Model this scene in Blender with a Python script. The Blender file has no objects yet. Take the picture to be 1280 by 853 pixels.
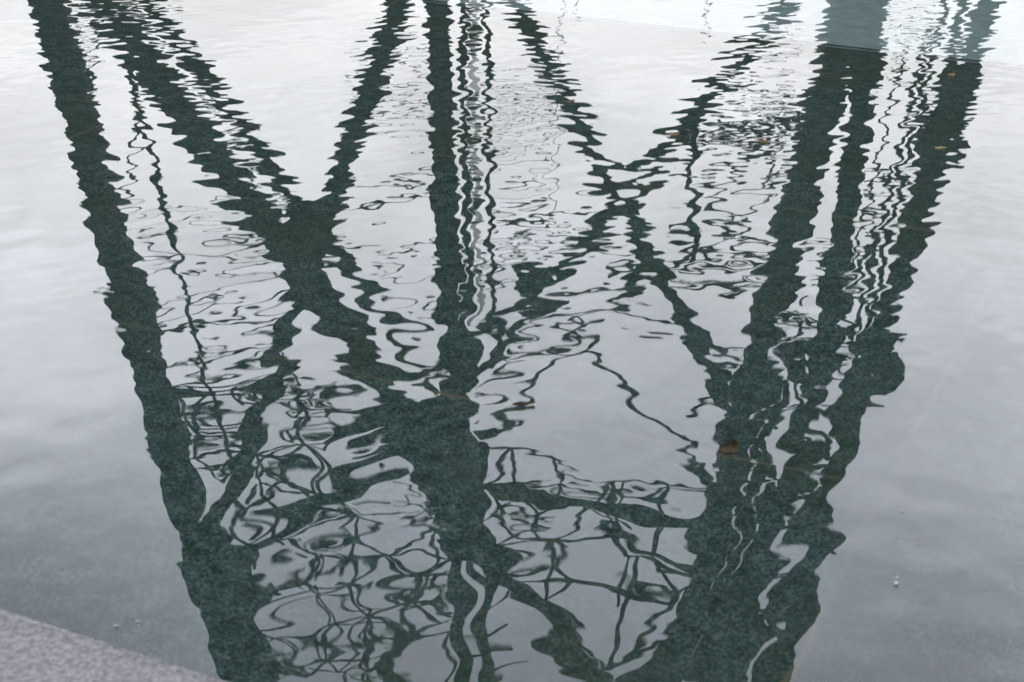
import bpy, bmesh, math, random
import numpy as np
from mathutils import Vector, Matrix
R = math.radians
sc = bpy.context.scene
C = sc.collection

# ---------------------------------------------------------------- camera
cd = bpy.data.cameras.new('camera'); cam = bpy.data.objects.new('camera', cd); C.objects.link(cam)
cam.location = (0, 0, 1.6); cam.rotation_euler = (R(90 - 25), 0, 0)
cd.sensor_width = 36; cd.lens = 36 * 1970 / 1280
cd.clip_start = 0.05; cd.clip_end = 5000
cd.dof.use_dof = True; cd.dof.focus_distance = 12.0; cd.dof.aperture_fstop = 8
sc.camera = cam

# ---------------------------------------------------------------- sky: Nishita behind a bright cloud deck
SUN_EL, SUN_AZ = R(62), R(8)
w = bpy.data.worlds.new('World'); sc.world = w; w.use_nodes = True
nt = w.node_tree; N = nt.nodes; L = nt.links; N.clear()
def nd(t, **k):
    n = N.new(t)
    for a, b in k.items(): setattr(n, a, b)
    return n
def mth(op, a, b=None, clamp=False):
    n = nd('ShaderNodeMath', operation=op, use_clamp=clamp)
    for i, v in enumerate((a, b)):
        if v is None: continue
        if isinstance(v, (int, float)): n.inputs[i].default_value = v
        else: L.new(v, n.inputs[i])
    return n.outputs[0]
out = nd('ShaderNodeOutputWorld'); bg = nd('ShaderNodeBackground'); bg.inputs[1].default_value = 0.1
L.new(bg.outputs[0], out.inputs[0])
sky = nd('ShaderNodeTexSky', sky_type='NISHITA'); sky.sun_disc = False
sky.sun_elevation = SUN_EL; sky.sun_rotation = SUN_AZ
tc = nd('ShaderNodeTexCoord'); sp = nd('ShaderNodeSeparateXYZ'); L.new(tc.outputs['Generated'], sp.inputs[0])
zc = mth('ADD', mth('MAXIMUM', sp.outputs[2], 0.0), 0.12)
cv = nd('ShaderNodeCombineXYZ')
L.new(mth('DIVIDE', sp.outputs[0], zc), cv.inputs[0]); L.new(mth('DIVIDE', sp.outputs[1], zc), cv.inputs[1])
nz = nd('ShaderNodeTexNoise'); nz.inputs['Scale'].default_value = 2.4; nz.inputs['Detail'].default_value = 8; nz.inputs['Roughness'].default_value = .62; nz.inputs['Distortion'].default_value = .35
L.new(cv.outputs[0], nz.inputs['Vector'])
cl = nd('ShaderNodeMapRange'); cl.inputs[1].default_value = .3; cl.inputs[2].default_value = .7
cl.inputs[3].default_value = .80; cl.inputs[4].default_value = 1.2
L.new(nz.outputs[0], cl.inputs[0])
# thin bright cloud bank over the far side, one brighter cloud low on the left, greyer overhead and behind
zz_ = mth('SUBTRACT', sp.outputs[2], .45)
bank = mth('SUBTRACT', 1.0, mth('MULTIPLY', mth('MULTIPLY', zz_, zz_), 11.5), True)
front = mth('MULTIPLY', sp.outputs[1], 1.6, True)
def lobe(az, el, pw):
    d = nd('ShaderNodeVectorMath', operation='DOT_PRODUCT'); L.new(tc.outputs['Generated'], d.inputs[0])
    d.inputs[1].default_value = (math.sin(R(az)) * math.cos(R(el)), math.cos(R(az)) * math.cos(R(el)), math.sin(R(el)))
    return mth('POWER', mth('MAXIMUM', d.outputs['Value'], 0.0), pw)
lum = mth('ADD', mth('MULTIPLY', mth('MULTIPLY', bank, front), 35.0), 19.0)
lum = mth('ADD', lum, mth('MULTIPLY', lobe(-19, 24.5, 260.0), 22.0))
lum = mth('MULTIPLY', lum, cl.outputs[0])
lum = mth('MULTIPLY', lum, mth('SUBTRACT', 1.0, mth('MULTIPLY', lobe(-22, 33.5, 160.0), .42)))
tint = nd('ShaderNodeMapRange'); tint.inputs[1].default_value = .25; tint.inputs[2].default_value = .6; L.new(sp.outputs[2], tint.inputs[0])
cc = nd('ShaderNodeCombineColor')
L.new(mth('MULTIPLY', lum, mth('SUBTRACT', .995, mth('MULTIPLY', tint.outputs[0], .075))), cc.inputs[0]); L.new(mth('MULTIPLY', lum, mth('SUBTRACT', .99, mth('MULTIPLY', tint.outputs[0], .035))), cc.inputs[1])
L.new(mth('MULTIPLY', lum, mth('ADD', 1.01, mth('MULTIPLY', tint.outputs[0], .11))), cc.inputs[2])
mx = nd('ShaderNodeMix', data_type='RGBA'); mx.inputs['Factor'].default_value = .93
L.new(sky.outputs[0], mx.inputs['A']); L.new(cc.outputs[0], mx.inputs['B']); L.new(mx.outputs['Result'], bg.inputs[0])

sl = bpy.data.lights.new('sun', 'SUN'); sl.energy = 0.7; sl.angle = R(14); sl.color = (1, .96, .9)
so = bpy.data.objects.new('sun', sl); C.objects.link(so); so.location = (0, 0, 60)
sv = Vector((math.sin(SUN_AZ) * math.cos(SUN_EL), math.cos(SUN_AZ) * math.cos(SUN_EL), math.sin(SUN_EL)))
so.rotation_euler = sv.to_track_quat('Z', 'Y').to_euler()
sc.view_settings.view_transform = 'Standard'; sc.view_settings.look = 'None'
sc.view_settings.exposure = 0.0; sc.view_settings.gamma = 1.0; sc.view_settings.use_curve_mapping = False
sc.cycles.max_bounces = 10; sc.cycles.transparent_max_bounces = 12
sc.cycles.use_denoising = True; sc.cycles.denoiser = 'OPENIMAGEDENOISE'; sc.cycles.denoising_input_passes = 'RGB_ALBEDO_NORMAL'

# ---------------------------------------------------------------- helpers
def mat(name):
    m = bpy.data.materials.new(name); m.use_nodes = True
    t = m.node_tree; t.nodes.clear()
    o = t.nodes.new('ShaderNodeOutputMaterial')
    return m, t, o
def noisy(name, cols, scale, rough=.6, detail=4, bump=0, bscale=None, spec=.4, metal=0):
    """Principled with a noise-driven colour ramp and optional bump, in object space."""
    m, t, o = mat(name); n = t.nodes; l = t.links
    p = n.new('ShaderNodeBsdfPrincipled'); l.new(p.outputs[0], o.inputs[0])
    p.inputs['Roughness'].default_value = rough; p.inputs['Specular IOR Level'].default_value = spec; p.inputs['Metallic'].default_value = metal
    tc = n.new('ShaderNodeTexCoord'); z = n.new('ShaderNodeTexNoise'); z.inputs['Scale'].default_value = scale; z.inputs['Detail'].default_value = detail
    l.new(tc.outputs['Object'], z.inputs['Vector'])
    r = n.new('ShaderNodeValToRGB'); l.new(z.outputs[0], r.inputs[0])
    e = r.color_ramp.elements
    e[0].position, e[0].color = cols[0][0], (*cols[0][1], 1); e[1].position, e[1].color = cols[-1][0], (*cols[-1][1], 1)
    for pos, c in cols[1:-1]:
        x = e.new(pos); x.color = (*c, 1)
    l.new(r.outputs[0], p.inputs['Base Color'])
    if bump:
        z2 = n.new('ShaderNodeTexNoise'); z2.inputs['Scale'].default_value = bscale or scale; z2.inputs['Detail'].default_value = 3
        l.new(tc.outputs['Object'], z2.inputs['Vector'])
        b = n.new('ShaderNodeBump'); b.inputs['Strength'].default_value = 1; b.inputs['Distance'].default_value = bump
        l.new(z2.outputs[0], b.inputs['Height']); l.new(b.outputs[0], p.inputs['Normal'])
    return m
def obj(name, me, m, parent=None, **props):
    o = bpy.data.objects.new(name, me); C.objects.link(o)
    if m: me.materials.append(m)
    if parent: o.parent = parent
    for k, v in props.items(): o[k] = v
    return o
def bm_mesh(name, bm, smooth=False):
    me = bpy.data.meshes.new(name); bm.normal_update(); bm.to_mesh(me); bm.free()
    if smooth: me.polygons.foreach_set('use_smooth', [True] * len(me.polygons))
    return me
# the pool is laid out on its own axes, turned 25.5 degrees from the camera's
E1 = Vector((.903, -.430, 0)); E2 = Vector((.430, .903, 0))
def P(t, s, z=0): return E1 * t + E2 * s + Vector((0, 0, z))
def slab(bm, t0, t1, s0, s1, z0, z1):
    vs = [bm.verts.new(P(t, s, z)) for z in (z0, z1) for (t, s) in ((t0, s0), (t1, s0), (t1, s1), (t0, s1))]
    for f in ((3, 2, 1, 0), (4, 5, 6, 7), (0, 1, 5, 4), (1, 2, 6, 5), (2, 3, 7, 6), (3, 0, 4, 7)):
        bm.faces.new([vs[i] for i in f])

# ---------------------------------------------------------------- setting
EDGE, FAR, LT, RT_ = 1.68, 19.0, -16.0, 16.0
bm = bmesh.new()
for t0, t1, s0, s1 in ((-400, 400, -400, EDGE - .9), (-400, 400, FAR + .5, 400), (-400, LT - .5, EDGE - .9, FAR + .5), (RT_ + .5, 400, EDGE - .9, FAR + .5)):
    vs = [bm.verts.new(P(t, s, .0)) for t, s in ((t0, s0), (t1, s0), (t1, s1), (t0, s1))]; bm.faces.new(vs)
obj('plaza_ground', bm_mesh('plaza_ground', bm), noisy('paving', [(.3, (.16, .16, .16)), (.7, (.24, .24, .235))], 6, .8), kind='structure')

# coping: rough bush-hammered granite, a slightly uneven front arris
def coping_strip(bm, t0, t1, s0, s1, z0, z1):
    slab(bm, t0, t1, s0, s1, z0, z1)
bm = bmesh.new()
slab(bm, LT - .5, RT_ + .5, EDGE - .9, EDGE, -.3, .03)
bmesh.ops.bevel(bm, geom=[e for e in bm.edges if all(v.co.z > 0 for v in e.verts)], offset=.008, segments=3, affect='EDGES')
front = [e for e in bm.edges if abs((e.verts[0].co - e.verts[1].co).dot(E1)) > 10 and all((v.co - E2 * EDGE).dot(E2) > -.02 for v in e.verts)]
bmesh.ops.subdivide_edges(bm, edges=front, cuts=1200)
rr = random.Random(4)
for v in bm.verts:
    if v.co.dot(E2) > EDGE - .02 and v.co.z > 0: v.co += E2 * rr.uniform(-.0025, .0015) + Vector((0, 0, rr.uniform(-.0015, .0008)))
slab(bm, LT - .5, RT_ + .5, FAR, FAR + .5, -.3, .03)
slab(bm, LT - .5, LT, EDGE + .001, FAR - .001, -.3, .03); slab(bm, RT_, RT_ + .5, EDGE + .001, FAR - .001, -.3, .03)
granite, t, o_ = mat('bush_hammered_granite'); n = t.nodes; l = t.links
p = n.new('ShaderNodeBsdfPrincipled'); l.new(p.outputs[0], o_.inputs[0]); p.inputs['Roughness'].default_value = .7
tcn = n.new('ShaderNodeTexCoord')
z1 = n.new('ShaderNodeTexNoise'); z1.inputs['Scale'].default_value = 110; z1.inputs['Detail'].default_value = 4; l.new(tcn.outputs['Object'], z1.inputs['Vector'])
v1 = n.new('ShaderNodeTexVoronoi'); v1.inputs['Scale'].default_value = 160; l.new(tcn.outputs['Object'], v1.inputs['Vector'])
z2 = n.new('ShaderNodeTexNoise'); z2.inputs['Scale'].default_value = 5; l.new(tcn.outputs['Object'], z2.inputs['Vector'])
r = n.new('ShaderNodeValToRGB'); l.new(z1.outputs[0], r.inputs[0])
r.color_ramp.elements[0].position = .34; r.color_ramp.elements[0].color = (.13, .13, .132, 1)
r.color_ramp.elements[1].position = .66; r.color_ramp.elements[1].color = (.335, .332, .328, 1)
mm = n.new('ShaderNodeMix'); mm.data_type = 'RGBA'; mm.blend_type = 'MULTIPLY'; mm.inputs['Factor'].default_value = .5
l.new(r.outputs[0], mm.inputs['A']); l.new(z2.outputs[0], mm.inputs['B']) 
hs = n.new('ShaderNodeHueSaturation'); hs.inputs['Saturation'].default_value = .8; hs.inputs['Value'].default_value = .56
l.new(mm.outputs['Result'], hs.inputs['Color']); l.new(hs.outputs[0], p.inputs['Base Color'])
b = n.new('ShaderNodeBump'); b.inputs['Distance'].default_value = .004; b.inputs['Strength'].default_value = 1
l.new(z1.outputs[0], b.inputs['Height']); l.new(b.outputs[0], p.inputs['Normal'])
obj('pool_coping', bm_mesh('pool_coping', bm), granite, kind='structure')

# pool floor: dark pebbly slabs with silted joints
ZF = -.15
floor_m, t, o_ = mat('dark_pebble_floor'); n = t.nodes; l = t.links
p = n.new('ShaderNodeBsdfPrincipled'); l.new(p.outputs[0], o_.inputs[0]); p.inputs['Roughness'].default_value = .9; p.inputs['Specular IOR Level'].default_value = 0
tcn = n.new('ShaderNodeTexCoord')
mp = n.new('ShaderNodeMapping'); mp.inputs['Rotation'].default_value = (0, 0, R(25.5)); l.new(tcn.outputs['Object'], mp.inputs['Vector'])
def nz_(sc_, det=3, src=None):
    z = n.new('ShaderNodeTexNoise'); z.inputs['Scale'].default_value = sc_; z.inputs['Detail'].default_value = det
    l.new(mp.outputs[0], z.inputs['Vector']); return z
def ramp(src, stops):
    r = n.new('ShaderNodeValToRGB'); l.new(src, r.inputs[0]); e = r.color_ramp.elements
    e[0].position, e[0].color = stops[0][0], (*stops[0][1], 1); e[1].position, e[1].color = stops[-1][0], (*stops[-1][1], 1)
    for ps, c in stops[1:-1]: e.new(ps).color = (*c, 1)
    return r.outputs[0]
def mixc(f, A, B, bt='MIX'):
    m = n.new('ShaderNodeMix'); m.data_type = 'RGBA'; m.blend_type = bt
    for s_, v in (('Factor', f), ('A', A), ('B', B)):
        if isinstance(v, (int, float)): m.inputs[s_].default_value = v
        elif isinstance(v, tuple): m.inputs[s_].default_value = (*v, 1)
        else: l.new(v, m.inputs[s_])
    return m.outputs['Result']
base = ramp(nz_(170, 2).outputs[0], [(.3, (.012, .022, .020)), (.5, (.034, .052, .047)), (.72, (.098, .118, .104))])
blot = ramp(nz_(22, 4).outputs[0], [(.3, (.62, .66, .64)), (.5, (1, 1, 1)), (.7, (1.3, 1.3, 1.22))])
base = mixc(1.0, base, blot, 'MULTIPLY')
algae = ramp(nz_(1.7, 5).outputs[0], [(.42, (0, 0, 0)), (.68, (.55, .55, .55))])
base = mixc(algae, base, (.036, .047, .030))
film = ramp(nz_(3.1, 4).outputs[0], [(.5, (0, 0, 0)), (.72, (.35, .35, .35))])
base = mixc(film, base, (.052, .068, .064))
silt = ramp(nz_(38, 5).outputs[0], [(.60, (0, 0, 0)), (.74, (.6, .6, .6))])
base = mixc(silt, base, (.065, .055, .026))
br = n.new('ShaderNodeTexBrick'); br.offset = 0; br.inputs['Scale'].default_value = 1
br.inputs['Brick Width'].default_value = 3.12; br.inputs['Row Height'].default_value = 1.56
br.inputs['Mortar Size'].default_value = .010; br.inputs['Mortar Smooth'].default_value = .8
mp2 = n.new('ShaderNodeMapping'); mp2.inputs['Location'].default_value = (.5 + 3.12, -2.926 + 1.56 * 4, 0)
wb = n.new('ShaderNodeMix'); wb.data_type = 'VECTOR'; wb.inputs['Factor'].default_value = .045
zz = nz_(3, 5); l.new(mp.outputs[0], wb.inputs['A']); l.new(zz.outputs['Color'], wb.inputs['B'])
l.new(wb.outputs['Result'], mp2.inputs['Vector']); l.new(mp2.outputs[0], br.inputs['Vector'])
jw = ramp(nz_(2.3, 5).outputs[0], [(.36, (.12, .12, .12)), (.60, (.85, .85, .85))])
jf = mixc(1.0, br.outputs['Fac'], jw, 'MULTIPLY')
base = mixc(jf, base, (.098, .084, .052))
l.new(base, p.inputs['Base Color'])
bm = bmesh.new()
PALE = 6.72
bm.faces.new([bm.verts.new(P(a, b_, ZF)) for a, b_ in ((LT, EDGE - .2), (RT_, EDGE - .2), (RT_, PALE + .05), (LT, PALE + .05))])
obj('pool_floor', bm_mesh('pool_floor', bm), floor_m, kind='structure')
bm = bmesh.new(); slab(bm, LT, RT_, PALE, FAR, -.3, -.135)
bmesh.ops.bevel(bm, geom=[e for e in bm.edges if all(v.co.z > -.2 for v in e.verts)], offset=.010, segments=3, affect='EDGES')
obj('pale_pool_floor', bm_mesh('pale_pool_floor', bm), noisy('pale_concrete', [(.35, (.145, .178, .168)), (.65, (.195, .225, .212))], 14, .9, spec=0), kind='structure')

# ---------------------------------------------------------------- water: real ripples (tenths of a millimetre high)
fine = .0075
ts = np.concatenate([np.linspace(LT - .2, -6.6, 40), np.arange(-6.5, 1.9, fine), np.linspace(2.0, RT_ + .2, 50)])
ss = np.concatenate([[EDGE - .15], np.arange(EDGE - .05, 8.4, fine), np.linspace(8.5, FAR + .2, 50)])
T, S = np.meshgrid(ts, ss)
X = E1.x * T + E2.x * S; Y = E1.y * T + E2.y * S
rng = np.random.default_rng(11)
X = X.astype(np.float32); Y = Y.astype(np.float32); Z = np.zeros_like(X)
f32 = np.float32
far_ = np.clip((S - 2.2) / 4.5, 0, 1).astype(f32)     # livelier chop away from the sheltered edge
def train(K, l0, l1, slope, mean, spread):
    out = np.zeros_like(X)
    for i in range(K):
        lam = l0 * ((l1 / l0) ** rng.random()); ang = R(rng.normal(mean, spread))
        k = 2 * math.pi / lam; sl = slope * math.sqrt(2 / K) * rng.uniform(.6, 1.4)
        out += f32(sl / k) * np.sin(f32(k * math.cos(ang)) * X + f32(k * math.sin(ang)) * Y + f32(rng.uniform(0, 6.283)))
    return out
def patches(l0, l1, amp):
    out = np.zeros_like(X)
    for i in range(9):
        k = 2 * math.pi / rng.uniform(l0, l1); ang = rng.uniform(0, 6.283)
        out += f32(amp) * np.sin(f32(k * math.cos(ang)) * X + f32(k * math.sin(ang)) * Y + f32(rng.uniform(0, 6.283)))
    return out
Z += train(50, .105, .21, .0042, 98, 50) * (1 - .4 * far_) * np.clip(.95 + patches(.5, 1.6, .24), .35, 1.7)
Z += train(60, .068, .105, .0042, 100, 40) * (.30 + .62 * far_) * np.clip(.95 + patches(.5, 1.4, .24), .3, 1.7)
Z += train(40, .17, .45, .0024, 85, 55)
Z += train(70, .040, .075, .0033, 95, 34) * (.12 + 1.15 * far_) * np.clip(.9 + patches(.4, 1.1, .22), .2, 1.7)
Z += train(40, .028, .040, .0011, 90, 55) * np.clip(.8 + patches(.25, .8, .3), .0, 1.8)

Z *= np.clip((np.minimum(1.9 - T, T + 6.5)) / .6, 0, 1) * np.clip((8.4 - S) / .6, 0, 1)
ny, nx = T.shape
co = np.stack([X, Y, Z], -1).reshape(-1, 3).astype(np.float32)
idx = np.arange(nx * ny).reshape(ny, nx)
q = np.stack([idx[:-1, :-1], idx[:-1, 1:], idx[1:, 1:], idx[1:, :-1]], -1).reshape(-1, 4).astype(np.int32)
me = bpy.data.meshes.new('pool_water')
me.vertices.add(len(co)); me.vertices.foreach_set('co', co.ravel())
me.loops.add(q.size); me.loops.foreach_set('vertex_index', q.ravel())
me.polygons.add(len(q)); me.polygons.foreach_set('loop_start', np.arange(0, q.size, 4, dtype=np.int32))
me.polygons.foreach_set('use_smooth', np.ones(len(q), dtype=bool)); me.update(calc_edges=True)
wm, t, o_ = mat('clear_pool_water'); n = t.nodes; l = t.links
gl = n.new('ShaderNodeBsdfGlossy'); gl.inputs['Roughness'].default_value = 0.0; gl.inputs['Color'].default_value = (1, 1, 1, 1)
tr = n.new('ShaderNodeBsdfTransparent'); tr.inputs['Color'].default_value = (.90, .97, .97, 1)
fr = n.new('ShaderNodeFresnel'); fr.inputs['IOR'].default_value = 1.333
ms = n.new('ShaderNodeMixShader'); l.new(fr.outputs[0], ms.inputs[0]); l.new(tr.outputs[0], ms.inputs[1]); l.new(gl.outputs[0], ms.inputs[2]); l.new(ms.outputs[0], o_.inputs[0])
obj('pool_water', me, wm, kind='structure')

# ---------------------------------------------------------------- the steel tower beyond the pool
steel = noisy('dark_painted_steel', [(.3, (.012, .014, .014)), (.7, (.019, .021, .021))], 3, .65, spec=.15)
white = noisy('bright_steel', [(.3, (.80, .81, .82)), (.7, (.9, .9, .9))], 2, .28, metal=1)
conc = noisy('concrete', [(.3, (.25, .25, .24)), (.7, (.33, .33, .32))], 3, .85)
tower = bpy.data.objects.new('steel_tower', None); C.objects.link(tower); tower.location = (0, 37, 0)
tower['label'] = 'tall dark steel lattice tower with leaning legs mirrored upside down in the pool'; tower['category'] = 'tower'
MEMBERS = [
('leg','box','steel',(-10.93,34.01,0.12),(-7.94,37.28,27.35),0.627,0.935),
('brace','box','steel',(-10.52,34.46,3.83),(-2.1,36.21,18.42),0.745,0.735),
('brace','tube','steel',(-11.08,43.2,6.68),(-2.25,41.69,19.24),0.56,0.36),
('brace','box','steel',(-1.42,34.42,3.5),(-8.66,36.76,23.02),0.564,0.591),
('brace','box','steel',(-7.59,36.59,21.56),(-7.24,37.28,27.35),0.509,0.774),
('mast','box','steel',(-2.0,39.0,0.12),(-1.55,39.0,20.95),0.463,0.779),
('mast','box','steel',(-1.59,39.0,20.56),(-1.54,39.0,23.36),1.18,0.94),
('mast','box','steel',(-1.54,39.0,23.36),(-1.54,39.0,28.68),0.592,0.482),
('pipe','tube','steel',(-0.86,39.0,19.91),(-0.81,39.0,28.68),0.311,0.388),
('pipe','tube','steel',(-1.21,38.4,0.12),(-1.15,38.4,19.58),0.156,0.249),
('white_pipe','tube','white',(-0.97,38.2,0.12),(-0.89,38.2,15.59),0.204,0.149),
('pipe','tube','steel',(-0.74,38.4,0.12),(-0.5,38.4,17.35),0.117,0.168),
('brace','box','steel',(-1.42,34.42,3.5),(5.67,36.05,17.11),0.363,0.443),
('brace','tube','steel',(9.57,43.3,5.81),(0.35,41.94,17.15),0.52,0.532),
('brace','tube','steel',(0.35,41.94,17.15),(-2.75,41.49,20.88),0.567,0.693),
('brace','box','steel',(-2.4,36.16,17.99),(-7.82,36.69,22.45),0.604,0.688),
('brace','box','steel',(-1.46,36.47,20.6),(2.8,37.26,27.19),0.593,0.692),
('gusset_plate','plate','steel',(-4.91,35.39,11.6),(-5.11,35.56,13.01),0.911,0.928),
('gusset_plate','plate','steel',(-2.27,36.06,17.16),(-1.49,36.36,19.67),1.319,1.366),
('gusset_plate','plate','steel',(2.8,35.32,10.97),(2.96,35.37,11.43),0.377,0.379),
('gusset_plate','plate','steel',(3.4,35.53,12.73),(3.56,35.58,13.17),0.534,0.537),
('gusset_plate','plate','steel',(-7.77,36.62,21.84),(-7.79,36.79,23.25),1.193,1.217),
('gusset_plate','plate','steel',(0.62,35.56,13.01),(0.47,35.63,13.62),0.653,0.658),
('leg','box','steel',(8.54,35.01,0.12),(4.76,37.73,27.32),0.854,0.682),
('column','tube','steel',(9.69,40.99,0.12),(8.43,39.9,22.01),0.411,0.364),
('column','tube','steel',(10.07,40.99,0.12),(8.98,40.15,16.96),0.287,0.383),
('column','tube','steel',(8.98,40.15,16.96),(7.36,39.71,25.8),0.348,0.339),
('leg','box','steel',(11.82,35.01,0.12),(7.49,37.73,27.32),0.381,0.651),
('column','tube','steel',(12.88,40.99,0.12),(10.22,40.15,16.96),0.181,0.317),
('column','tube','steel',(12.27,40.99,0.12),(9.51,40.03,19.43),0.136,0.222),
('column','tube','steel',(10.83,40.58,8.44),(9.02,39.98,20.45),0.132,0.183),
('cable','tube','steel',(10.28,40.56,8.86),(8.63,40.0,19.94),0.075,0.101),
('column','box','steel',(8.32,39.98,20.45),(6.87,39.56,28.81),0.358,0.427),
('column','box','steel',(7.58,39.93,21.48),(6.3,39.56,28.81),0.367,0.527),
('column','tube','steel',(7.6,40.09,18.18),(5.74,39.56,28.81),0.297,0.658),
('column','tube','steel',(9.74,40.13,17.45),(7.54,39.56,28.81),0.351,0.584),
('column','tube','steel',(7.89,36.55,15.52),(6.49,37.74,27.41),0.269,0.461),
('platform','plate','steel',(9.7,36.58,15.76),(9.56,36.7,16.97),0.578,0.489),
('platform','plate','steel',(8.12,40.13,17.45),(8.05,40.1,18.06),0.592,0.595),
('column','tube','steel',(10.22,40.15,16.96),(8.33,39.71,25.8),0.317,0.385),
('platform','plate','steel',(9.02,40.57,8.69),(8.91,40.5,9.96),1.09,1.096),
('platform','plate','steel',(10.59,35.8,7.97),(10.32,35.94,9.39),0.535,0.601),
('platform','plate','steel',(10.2,35.94,9.39),(10.13,36.02,10.21),0.871,0.878),
('strut','tube','steel',(9.88,40.53,9.49),(11.68,40.47,10.56),0.113,0.115),
('strut','tube','steel',(8.33,40.29,14.13),(9.7,40.26,14.83),0.115,0.117),
('strut','tube','steel',(8.16,40.26,14.83),(10.3,40.29,14.13),0.116,0.116),
('strut','tube','steel',(8.98,40.22,15.53),(10.85,40.18,16.48),0.156,0.158),
('strut','tube','steel',(6.59,36.47,14.7),(8.2,36.55,15.52),0.177,0.18),
('strut','tube','steel',(6.33,36.53,15.29),(9.66,36.58,15.76),0.178,0.182),
('strut','tube','steel',(6.64,36.65,16.48),(9.45,36.58,15.76),0.163,0.163),
('strut','tube','steel',(5.97,36.72,17.22),(8.85,36.77,17.72),0.182,0.185),
('strut','tube','steel',(6.15,36.82,18.22),(9.21,36.72,17.22),0.166,0.166),
('strut','tube','steel',(5.94,36.98,19.78),(8.99,36.9,18.99),0.169,0.17),
('strut','tube','steel',(5.8,37.08,20.85),(8.78,37.11,21.12),0.191,0.194),
('strut','tube','steel',(5.34,37.22,22.22),(8.53,37.08,20.85),0.233,0.231),
('strut','tube','steel',(5.18,37.34,23.35),(8.31,37.31,23.07),0.237,0.238),
('strut','tube','steel',(4.84,37.54,25.41),(7.96,37.42,24.22),0.284,0.282),
('strut','tube','steel',(7.76,36.32,13.22),(8.58,36.53,15.29),0.244,0.251),
('strut','tube','steel',(9.86,40.29,14.13),(9.17,40.18,16.48),0.155,0.157),
('strut','tube','steel',(9.57,36.34,13.44),(9.22,36.55,15.52),0.247,0.253),
('strut','tube','steel',(8.13,40.2,16.0),(7.26,40.09,18.18),0.136,0.138),
('strut','tube','steel',(9.75,40.6,8.03),(11.01,40.59,8.23),0.094,0.094),
('strut','tube','steel',(10.03,40.56,8.86),(11.66,40.58,8.44),0.094,0.095),
('strut','tube','steel',(7.78,36.98,19.78),(8.92,37.25,22.5),0.19,0.198),
('strut','tube','steel',(7.4,39.98,20.45),(8.47,39.87,22.53),0.162,0.165),
('strut','tube','steel',(9.51,40.37,12.54),(10.99,40.39,12.21),0.115,0.115),
('strut','tube','steel',(9.15,40.33,13.44),(10.93,40.3,13.9),0.115,0.117),
('brace','box','steel',(5.46,37.42,24.22),(3.56,37.79,27.89),0.636,0.927),
('strut','tube','steel',(5.11,42.63,11.44),(5.1,42.12,15.64),0.215,0.22),
('strut','tube','steel',(8.15,42.69,10.95),(5.47,42.35,13.76),0.217,0.218),
('strut','tube','steel',(8.12,42.52,12.34),(6.45,42.28,14.34),0.139,0.139),
('strut','tube','steel',(5.36,42.34,13.83),(6.53,42.26,14.53),0.277,0.279),
('strut','tube','steel',(6.46,42.26,14.53),(5.53,42.14,15.49),0.12,0.12),
('strut','tube','steel',(6.07,42.25,14.6),(7.02,42.17,15.26),0.14,0.14),
('strut','tube','steel',(4.04,42.12,15.71),(3.02,41.99,16.71),0.319,0.321),
('strut','tube','steel',(3.02,41.99,16.71),(1.4,41.93,17.22),0.241,0.241),
('strut','tube','steel',(1.4,41.93,17.22),(-0.23,41.89,17.56),0.181,0.181),
('strut','tube','steel',(3.07,41.96,16.98),(5.02,41.9,17.46),0.201,0.202),
('strut','tube','steel',(1.15,42.21,14.88),(4.15,42.15,15.4),0.139,0.139),
('strut','tube','steel',(2.78,42.09,15.95),(3.97,42.11,15.73),0.239,0.239),
('strut','tube','steel',(4.5,42.13,15.59),(7.48,42.18,15.16),0.12,0.12),
('strut','tube','steel',(4.62,42.1,15.87),(7.51,42.11,15.78),0.14,0.141),
('strut','tube','steel',(4.86,42.07,16.11),(7.4,42.08,16.02),0.12,0.121),
('strut','tube','steel',(4.59,42.21,14.88),(5.09,42.24,14.65),0.278,0.278),
('strut','tube','steel',(5.28,42.21,14.88),(4.5,42.12,15.71),0.139,0.14),
('strut','tube','steel',(6.41,42.87,9.45),(7.97,42.84,9.67),0.098,0.098),
('strut','tube','steel',(5.79,42.73,10.55),(7.81,42.69,10.88),0.137,0.138),
('strut','tube','steel',(4.38,42.57,11.94),(8.28,42.65,11.22),0.176,0.178),
('strut','tube','steel',(4.73,42.53,12.23),(8.08,42.6,11.67),0.137,0.139),
('strut','tube','steel',(5.17,42.59,11.78),(7.77,42.53,12.23),0.118,0.119),
('strut','tube','steel',(7.53,42.57,11.89),(7.15,42.41,13.25),0.119,0.119),
('strut','tube','steel',(4.5,42.57,11.89),(5.19,42.52,12.34),0.381,0.382),
('strut','tube','steel',(5.83,42.63,11.44),(7.21,42.53,12.23),0.137,0.138),
('strut','tube','steel',(5.96,42.57,11.89),(7.7,42.69,10.95),0.118,0.118),
('strut','tube','steel',(6.75,42.55,12.12),(8.07,42.63,11.44),0.118,0.119),
('strut','tube','steel',(-0.23,42.27,14.41),(3.19,42.32,13.99),0.099,0.099),
('strut','tube','steel',(0.0,42.2,15.02),(1.84,42.22,14.83),0.099,0.099),
('strut','tube','steel',(-0.7,41.9,17.51),(3.48,42.01,16.59),0.121,0.12),
('strut','tube','steel',(0.0,41.81,18.25),(1.4,41.92,17.37),0.141,0.141),
('rod','tube','steel',(1.88,41.83,18.05),(-0.19,41.61,19.94),0.141,0.143),
('rod','tube','steel',(1.83,41.85,17.88),(6.11,41.32,22.34),0.161,0.168),
('rod','tube','steel',(1.12,41.92,17.32),(1.92,41.83,18.05),0.161,0.162),
('rod','tube','steel',(2.91,41.99,16.78),(1.78,41.84,18.0),0.16,0.161),
('rod','tube','steel',(5.76,36.05,17.06),(5.27,35.91,15.89),0.251,0.246),
('beam','box','steel',(-0.77,36.35,19.61),(5.46,36.53,21.12),0.52,0.535),
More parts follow.
